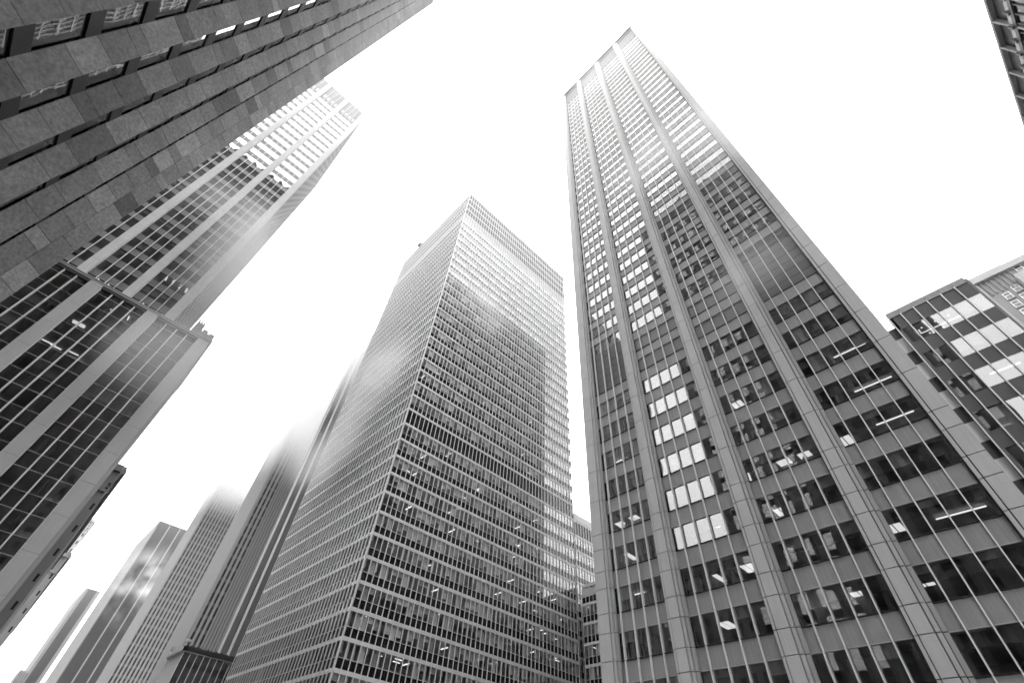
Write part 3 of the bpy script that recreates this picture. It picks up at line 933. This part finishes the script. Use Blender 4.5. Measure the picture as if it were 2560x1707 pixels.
# low glass pavilion with a heavy black cornice
def pavilion():
    Y = 128.0
    x0, x1 = .2175 * Y, .335 * Y
    y1 = 4.98 * x0
    top = .1965 * Y
    t = thing("glass_pavilion", ((x0 + x1) / 2, Y + 8, 0), "low black glass block with heavy dark cornice, at the foot of the avenue towers", "office block")
    F = Face('-Y', Y); L = Face('-X', x0)
    body = MB(); body.box(x0 + .4, x1, Y + .4, y1, 0, top + EYE - .3); body.build("core", 'black', t)
    wn_ = MB(); F.pane(wn_, x0, x1, -EYE, .19 * Y, -.1); L.pane(wn_, Y, y1, -EYE, .19 * Y, -.1); wn_.build("window", 'far_glass', t)
    sp = MB()
    for k in range(8):
        z = 2 + k * 3.3
        if z < .185 * Y:
            F.box(sp, x0, x1, z, z + .9, -.3, -.04); L.box(sp, Y, y1, z, z + .9, -.3, -.05)
    sp.build("cladding", 'black', t)
    co = MB(); F.box(co, x0 - .5, x1, .1905 * Y, top, -.3, .5, 0); L.box(co, Y - .5, y1, .1905 * Y, top, -.3, .48, 0)
    F.box(co, x0 - .3, x1, .1895 * Y, .1905 * Y - .005, -.3, .35, 1); L.box(co, Y - .3, y1, .1895 * Y, .1905 * Y - .005, -.3, .33, 1)
    r = random.Random(3)
    for k in range(26):
        x = x0 + k * (x1 - x0) / 26; co.box(x, x + .5, Y - .2, Y + .5, top + EYE, top + EYE + r.uniform(.1, .35), 0)
    co.build("cornice", ['black', 'alu'], t)
    pl = MB()
    pl.box(x0 - .4, x0 - .2, Y - .4, Y - .2, top + EYE, top + EYE + 1.3); pl.box(x0 - .7, x0 + .3, Y - .5, Y - .1, top + EYE + .8, top + EYE + 1.2)
    pl.build("floodlight", 'alu_mid', t)
    pl = MB(); pl.box(x0 - .4, x0 - .2, y1 - .6, y1 - .4, top + EYE, top + EYE + 1.3); pl.box(x0 - .7, x0 + .3, y1 - .7, y1 - .3, top + EYE + .8, top + EYE + 1.2)
    pl.build("floodlight", 'alu_mid', t)
    mod = .0108 * Y
    k = 0
    while x0 + k * mod < x1:
        mb = MB(); F.box(mb, x0 + k * mod - .06, x0 + k * mod + .06, -EYE, .1895 * Y, -.05, .2); mb.build("mullion", 'alu', t); k += 1
    n = 14
    for k in range(1, n):
        y = Y + k * (y1 - Y) / n
        mb = MB(); L.box(mb, y - .05, y + .05, -EYE, .1895 * Y, -.05, .15); mb.build("mullion", 'alu', t)
pavilion()

# ================================================================== RIGHT-HAND BUILDINGS
def right_block():
    X = 52.0
    yl, yr = -.0775 * X, -.2200 * X
    top = .8455 * X
    t = thing("glass_block", (X + 8, (yl + yr) / 2, 0), "short dark glass building with white mullions and bracket-shaped ceiling light, behind the five-pier tower", "office block")
    F = Face('-X', X)
    W = .0245 * X; P = .0745 * X; WH = .0410 * X
    U = [yl - .55 - k * W + .35 for k in range(7)]
    U = [-.0775 * X] + [-(.1002 + .0245 * k) * X for k in range(0, 5)] + [yr]
    wins = []; sp = MB(); r = random.Random(71); bl = MB()
    for n in range(0, 11):
        zt = .7921 * X - n * P; zb = zt - WH
        if zt < 0: break
        mb = MB()
        for k in range(6): F.pane(mb, U[k + 1], U[k], zb, zt, -.06, 0, .006, r)
        wins.append((n, mb))
        row = MB()
        for k in range(6):
            F.box(row, U[k + 1] + .008, U[k] - .008, zb - (P - WH) + .01, zb - .01, -.3, -.05 + r.uniform(0, .008), 0)
            if r.random() < .3: F.box(bl, U[k + 1] + .04, U[k] - .04, zb + r.choice((0, .8)), zt, -.4, -.38)
        row.build("cladding", 'louvre', t)
    for k in range(6):
        F.box(sp, U[k + 1] + .008, U[k] - .008, .7921 * X + .01, .8296 * X - .01, -.3, -.05, 0)
        F.box(sp, U[k + 1] + .012, U[k] - .012, .8296 * X, top, -.3, .02, 3)
    # narrow set-back strip beside the five-pier tower
    X2 = X + 1.2
    G = Face('-X', X2)
    for n in range(0, 11):
        zt = .7921 * X - n * P - .1; zb = zt - WH
        if zt < 0: break
        mb = MB(); G.pane(mb, yl + .02, yl + .98, zb, zt, -.05, 0, .001, r); G.pane(mb, yl + 1.02, yl + 6, zb, zt, -.05, 0, .001, r); mb.build("side_window", 'sky_reflection_white', t)
        row = MB(); G.box(row, yl + .02, yl + 6, zb - (P - WH) + .01, zb - .01, -.3, -.02); row.build("cladding", 'panel_dk', t)
    G.box(sp, yl + .02, yl + 6, .7921 * X - .08, top - 1.3, -.3, -.02, 2)
    Face('+Y', yl).box(sp, X + .05, X2 + .25, -EYE, top - .1, -.3, .015, 2)
    sp.build("cladding", ['louvre', 'concrete_dk', 'panel_dk', 'spandrel'], t)
    bl.build("blind", 'blind', t)
    windows(wins, 'glass', t)
    for k in range(0, 6):
        u = U[k]
        mb = MB(); F.box(mb, u - .05, u + .05, -EYE, .8296 * X, -.08, .2); mb.build("mullion", 'alu', t)
    core = MB(); core.box(X + 4, X + 25.5, yr + .1, yl - .6, 0, top + EYE - 1); core.box(X2 + .35, X + 25, yl - .5, yl + 5.9, 0, top + EYE - 1.5); core.build("core", 'inside', t)
    sl = MB()
    for n in range(0, 11):
        z = .7921 * X - n * P + .03 + EYE
        if z > 0: sl.box(X + .32, X + 25.5, yr + .1, yl - .35, z, z + .3)
    sl.build("ceiling", 'ceiling', t)
    mb = MB(); mb.box(X + .31, X + 26, yr, yl - .31, top + EYE - .5, top + EYE - .2); mb.box(X + .31, X + 26, yr - .25, yr - .01, 0, top + EYE - .1); mb.build("roof", 'roof', t)
    # bracket-shaped strip light and downlights on the top ceiling, a straight one lower
    z = .7921 * X + EYE
    def at(px, py, zc):
        d = ray(px, py); k = (zc - EYE) / d[2]; return d[0] * k, d[1] * k
    a = at(2303, 834, z); b = at(2407, 785, z)
    mb = MB(); x = (a[0] + b[0]) / 2
    mb.box(x - .05, x + .05, min(a[1], b[1]), max(a[1], b[1]), z - .06, z); 
    for y in (a[1], b[1]): mb.box(x - .75, x - .05, y - .05, y + .05, z - .06, z)
    mb.build("ceiling_light", 'lamp', t)
    for px, py in ((2405, 771), (2371, 788), (2337, 803), (2304, 819), (2358, 818), (2325, 832)):
        q = at(px, py, z); mb = MB(); mb.box(q[0] - .08, q[0] + .08, q[1] - .08, q[1] + .08, z - .04, z); mb.build("ceiling_light", 'lamp', t)
    z2 = .7921 * X - 2 * P + EYE
    a = at(2475, 935, z2); b = at(2550, 905, z2); mb = MB(); x = (a[0] + b[0]) / 2
    mb.box(x - .08, x + .08, min(a[1], b[1]), max(a[1], b[1]), z2 - .06, z2); mb.build("ceiling_light", 'lamp', t)
right_block()

def right_masonry():
    X = 120.0
    yl, yr = -.2195 * X, -.46 * X
    top = .829 * X
    t = thing("brick_building", (X + 10, (yl + yr) / 2, 0), "grey old masonry building with white sash windows, behind the short dark glass one", "apartment building")
    F = Face('-X', X)
    wall = MB()
    F.box(wall, yr, yl, -EYE, top - 1.6, -2, -.3, 0)
    F.box(wall, -.2245 * X, yl, -EYE, top - .6, -2, .25, 1)           # corner strip with leader pipe
    F.box(wall, -.2265 * X, -.2250 * X, -EYE, top - 2.4, -.3, .12, 1)
    F.box(wall, yr, yl, top - 1.6, top, -2, .35, 1); F.box(wall, yr, yl, top - 1.9, top - 1.6, -.3, .6, 1)
    F.box(wall, -.2785 * X, -.2200 * X, top, top + 1.0, -3, -.6, 1)
    wins = [(-.2455, .7605), (-.2455 - .0175, .7605 + .0075), (-.2445, .737), (-.2445 - .0175, .7445), (-.244, .714), (-.2435, .692), (-.262, .722), (-.2895, .808), (-.2795, .7525), (-.2795, .7305), (-.261, .7), (-.243, .67), (-.2612, .678), (-.2788, .708), (-.298, .76), (-.298, .738), (-.298, .716)]
    hw, hh = .0043 * X, .0072 * X
    # wall skin with buttress ribs near the top
    for k in range(7):
        u = -.231 * X - k * .0075 * X
        F.box(wall, u - .12, u + .12, top - 6.5, top - 1.7, -.3, .0, 0)
    F.box(wall, -.34 * X, -.272 * X, top - 9.5, top - 5.0, -.3, 1.6, 1); F.box(wall, -.34 * X, -.277 * X, top - 13, top - 9.5, -.3, 1.0, 0)
    F.box(wall, -.34 * X, -.283 * X, top - 8.0, top - 6.3, 1.6, 2.3, 1)
    wall.build("wall", ['brick', 'limestone'], t)
    for u, z in wins:
        u *= X; z *= X
        fr = MB()
        for (a, b, c, d) in ((u - hw - .12, u - hw, z - hh - .12, z + hh + .12), (u + hw, u + hw + .12, z - hh - .12, z + hh + .12), (u - hw, u + hw, z - hh - .12, z - hh), (u - hw, u + hw, z + hh, z + hh + .12), (u - hw, u + hw, z - .06, z + .06)):
            F.box(fr, a, b, c, d, -.28, -.12)
        wf = fr.build("window", 'frame_white', t)
        pn = MB(); F.pane(pn, u - hw, u + hw, z - hh, z - .06, -.2); F.pane(pn, u - hw, u + hw, z + .06, z + hh, -.18)
        pn.build("pane", 'far_glass', wf, origin=t.location)
        sl = MB(); F.box(sl, u - hw - .2, u + hw + .2, z - hh - .3, z - hh - .125, -.28, .02); sl.build("sill", 'limestone', wf, origin=t.location)
    rf = MB(); rf.box(X + 2.0, X + 30, yr, yl - .1, 0, top + EYE - .5); rf.build("roof", 'roof', t)
    rl = MB()
    for k in range(4):
        rl.box(X + .8, X + .9, yl - .4 - k * .9, yl - .3 - k * .9, top + EYE + 1.0, top + EYE + 2.2)
    rl.box(X + .8, X + .9, yl - 3.2, yl - .2, top + EYE + 2.2, top + EYE + 2.3)
    rl.build("railing", 'alu', t)
right_masonry()

def corner_building():
    D = 30.0
    t = thing("ribbed_building", (75, -D - 10, 0), "dark building with ribbed top storey above a row of white panes", "office building")
    F = Face('+Y', -D)
    top = 2.285 * D
    x0, x1 = 20.0, 92.0
    dk = MB(); F.box(dk, x0, x1, 2.185 * D, 2.275 * D, -3, -.45, 0)
    F.box(dk, x0, x1, 2.275 * D, top, -3, .02, 0); F.box(dk, x0, x1, 2.270 * D, 2.275 * D, -3, .05, 1)
    dk.build("louvre", ['panel_dk', 'concrete_dk'], t)
    rs = .1225 * D
    k0 = math.floor(x0 / rs)
    ribs = []
    for k in range(k0, int(x1 / rs) + 1):
        x = 1.4419 * D + (k - 12) * rs
        if not x0 < x < x1: continue
        mb = MB(); F.box(mb, x - .13, x + .13, -EYE, 2.2745 * D, -.4, .02); ribs.append(mb)
    parts(ribs, "rib", 'concrete_dk', t)
    # band of panes that mirror the sky, then storeys of windows with pale ledges
    mb = MB(); dk2 = MB()
    r = random.Random(9)
    n = int((x1 - x0) / (rs / 2)); s = rs / 2
    for k in range(n):
        x = 1.4419 * D + (k - n // 2) * s
        F.pane(mb, x + .30, x + s - .02, 2.164 * D, 2.183 * D, -.02, 0, .002, r)
        F.box(dk2, x - .02, x + .30, 2.160 * D, 2.185 * D, -.4, .15)
    mb.build("clerestory", 'glass_g', t); dk2.build("louvre", 'panel_dk', t)
    led = MB(); wn_ = []; wl_ = MB()
    for n in range(0, 14):
        z1 = 2.160 * D - n * 3.6; z0 = z1 - 3.6
        if n: F.box(led, x0, x1, z1 - .5, z1, -.6, .22, 0)
        else: F.box(wl_, x0, x1, z1 - .5, z1, -.6, .02, 0)
        F.box(wl_, x0, x1, z0, z0 + .9, -.6, -.1, 0)
        q = MB()
        nn = int((x1 - x0) / 1.2)
        for k in range(nn):
            x = x0 + k * 1.2
            F.pane(q, x + .1, x + 1.1, z0 + .95, z1 - .52, -.18, 0, .002, r)
            F.box(wl_, x - .1, x + .1, z0 + .9, z1 - .5, -.6, -.08, 0)
        wn_.append((n, q))
    led.build("ledge", 'band', t); wl_.build("wall", 'panel_dk', t)
    windows(wn_, 'glass_dk', t)
    mb = MB(); mb.box(x0, x1, -D - 22, -D - .61, 0, top + EYE - .4); mb.build("core", 'inside', t)
corner_building()

# ================================================================== air: thin haze, cloud base swallowing the tower tops
def volume(name, density, color=(1, 1, 1, 1), aniso=0.0, zramp=None, noise=None, blob=None):
    m, nt, out = nodes(name)
    v = nt.nodes.new("ShaderNodeVolumePrincipled")
    v.inputs["Color"].default_value = color
    v.inputs["Anisotropy"].default_value = aniso
    v.inputs["Density"].default_value = density
    f = None
    geo = nt.nodes.new("ShaderNodeNewGeometry")
    if zramp:
        sep = nt.nodes.new("ShaderNodeSeparateXYZ"); nt.links.new(geo.outputs["Position"], sep.inputs[0])
        mr = nt.nodes.new("ShaderNodeMapRange")
        mr.inputs[1].default_value, mr.inputs[2].default_value = zramp
        nt.links.new(sep.outputs[2], mr.inputs[0]); f = math_(nt, 'POWER', mr.outputs[0], 5.0)
    if blob:
        tc = nt.nodes.new("ShaderNodeTexCoord")
        ln = nt.nodes.new("ShaderNodeVectorMath"); ln.operation = 'LENGTH'
        nt.links.new(tc.outputs["Object"], ln.inputs[0])
        mr = nt.nodes.new("ShaderNodeMapRange"); mr.interpolation_type = 'SMOOTHSTEP'
        mr.inputs[1].default_value, mr.inputs[2].default_value = 1.0, 0.15
        nt.links.new(ln.outputs["Value"], mr.inputs[0]); f = mr.outputs[0]
    if noise:
        n = nz(nt, noise[0], 3, geo.outputs["Position"]).outputs[0]
        q = nt.nodes.new("ShaderNodeMapRange"); q.inputs[1].default_value, q.inputs[2].default_value = noise[1], noise[2]
        q.inputs[3].default_value = noise[3]; q.inputs[4].default_value = 1.0
        nt.links.new(n, q.inputs[0]); f = math_(nt, 'MULTIPLY', f, q.outputs[0]) if f else q.outputs[0]
    if f: nt.links.new(math_(nt, 'MULTIPLY', f, density), v.inputs["Density"])
    nt.links.new(v.outputs[0], out.inputs["Volume"])
    return m

def air():
    g = MB(); g.box(-260, 320, -160, 760, -1, 186)
    o = g.build("haze", volume("thin_haze", 0.00006))
    tag(o, kind='stuff')
    g = MB(); g.box(-259, 319, -159, 759, 30, 177)
    o = g.build("low_cloud", volume("cloud_base", 0.0048, zramp=(30, 180), noise=(.018, .3, .7, .45)))
    tag(o, kind='stuff')
    def wisp(loc, size, dens, noise=(.05, .35, .65, 0.0), tone=.72):
        mb = MB(); mb.box(-1, 1, -1, 1, -1, 1)
        o = mb.build("cloud_wisp", volume("wisp", dens, color=(tone, tone, tone, 1), blob=True, noise=noise))
        o.location = loc; o.scale = size
        tag(o, kind='stuff')
    for a in WISPS: wisp(*a)
def near(px, py, axis, at, off):
    d = ray(px, py); k = (at - off) / d[axis]
    return (d[0] * k, d[1] * k, d[2] * k + EYE)
WISPS = [
    ((46, yc_ - 6, 140), (34, 40, 50), .16, (.03, .2, .5, .7), 1.0),
    ((44, yb_ - 2, 150), (42, 56, 40), .16, (.03, .2, .5, .7), 1.0),
    ((46, ya_ - 14, 108), (24, 12, 30), .07, (.06, .42, .66, 0.0), .9),
    (near(905, 885, 0, 40.0, 3), (9, 24, 30), .06, (.05, .3, .6, .4), .95),
    (near(600, 640, 1, 74.0, 8), (8, 8, 18), .11, (.09, .38, .62, .1)),
    (near(610, 560, 1, 70.0, 5), (14, 5, 14), .12, (.09, .38, .62, .0)),
    (near(930, 960, 0, 32.5, 4), (5, 18, 15), .11, (.08, .36, .6, .1), .8),
    (near(820, 1130, 0, 32.5, 4), (5, 18, 10), .09, (.08, .36, .6, .1), .8),
    (near(1190, 760, 1, 68.0, 5), (15, 5, 10), .11, (.08, .36, .6, .0), .8),
    (near(1800, 330, 0, 35.0, 4), (4, 10, 14), .10, (.10, .36, .6, .1), .8),
    (near(1640, 380, 0, 35.0, 4), (4, 15, 9), .11, (.09, .38, .62, .0), .8),
    (near(1500, 170, 0, 35.0, 4), (5, 20, 9), .03, (.09, .38, .62, .3), .9),
    (near(960, 70, 0, -10.3, -3), (3, 14, 40), .010, (.05, .3, .6, .6), .9),
    (near(1950, 640, 0, 35.0, 3), (3, 9, 7), .13, (.12, .38, .62, .0)),
    (near(400, 880, 1, 57.0, 4), (7, 4, 8), .13, (.12, .38, .62, .0)),
]
air()
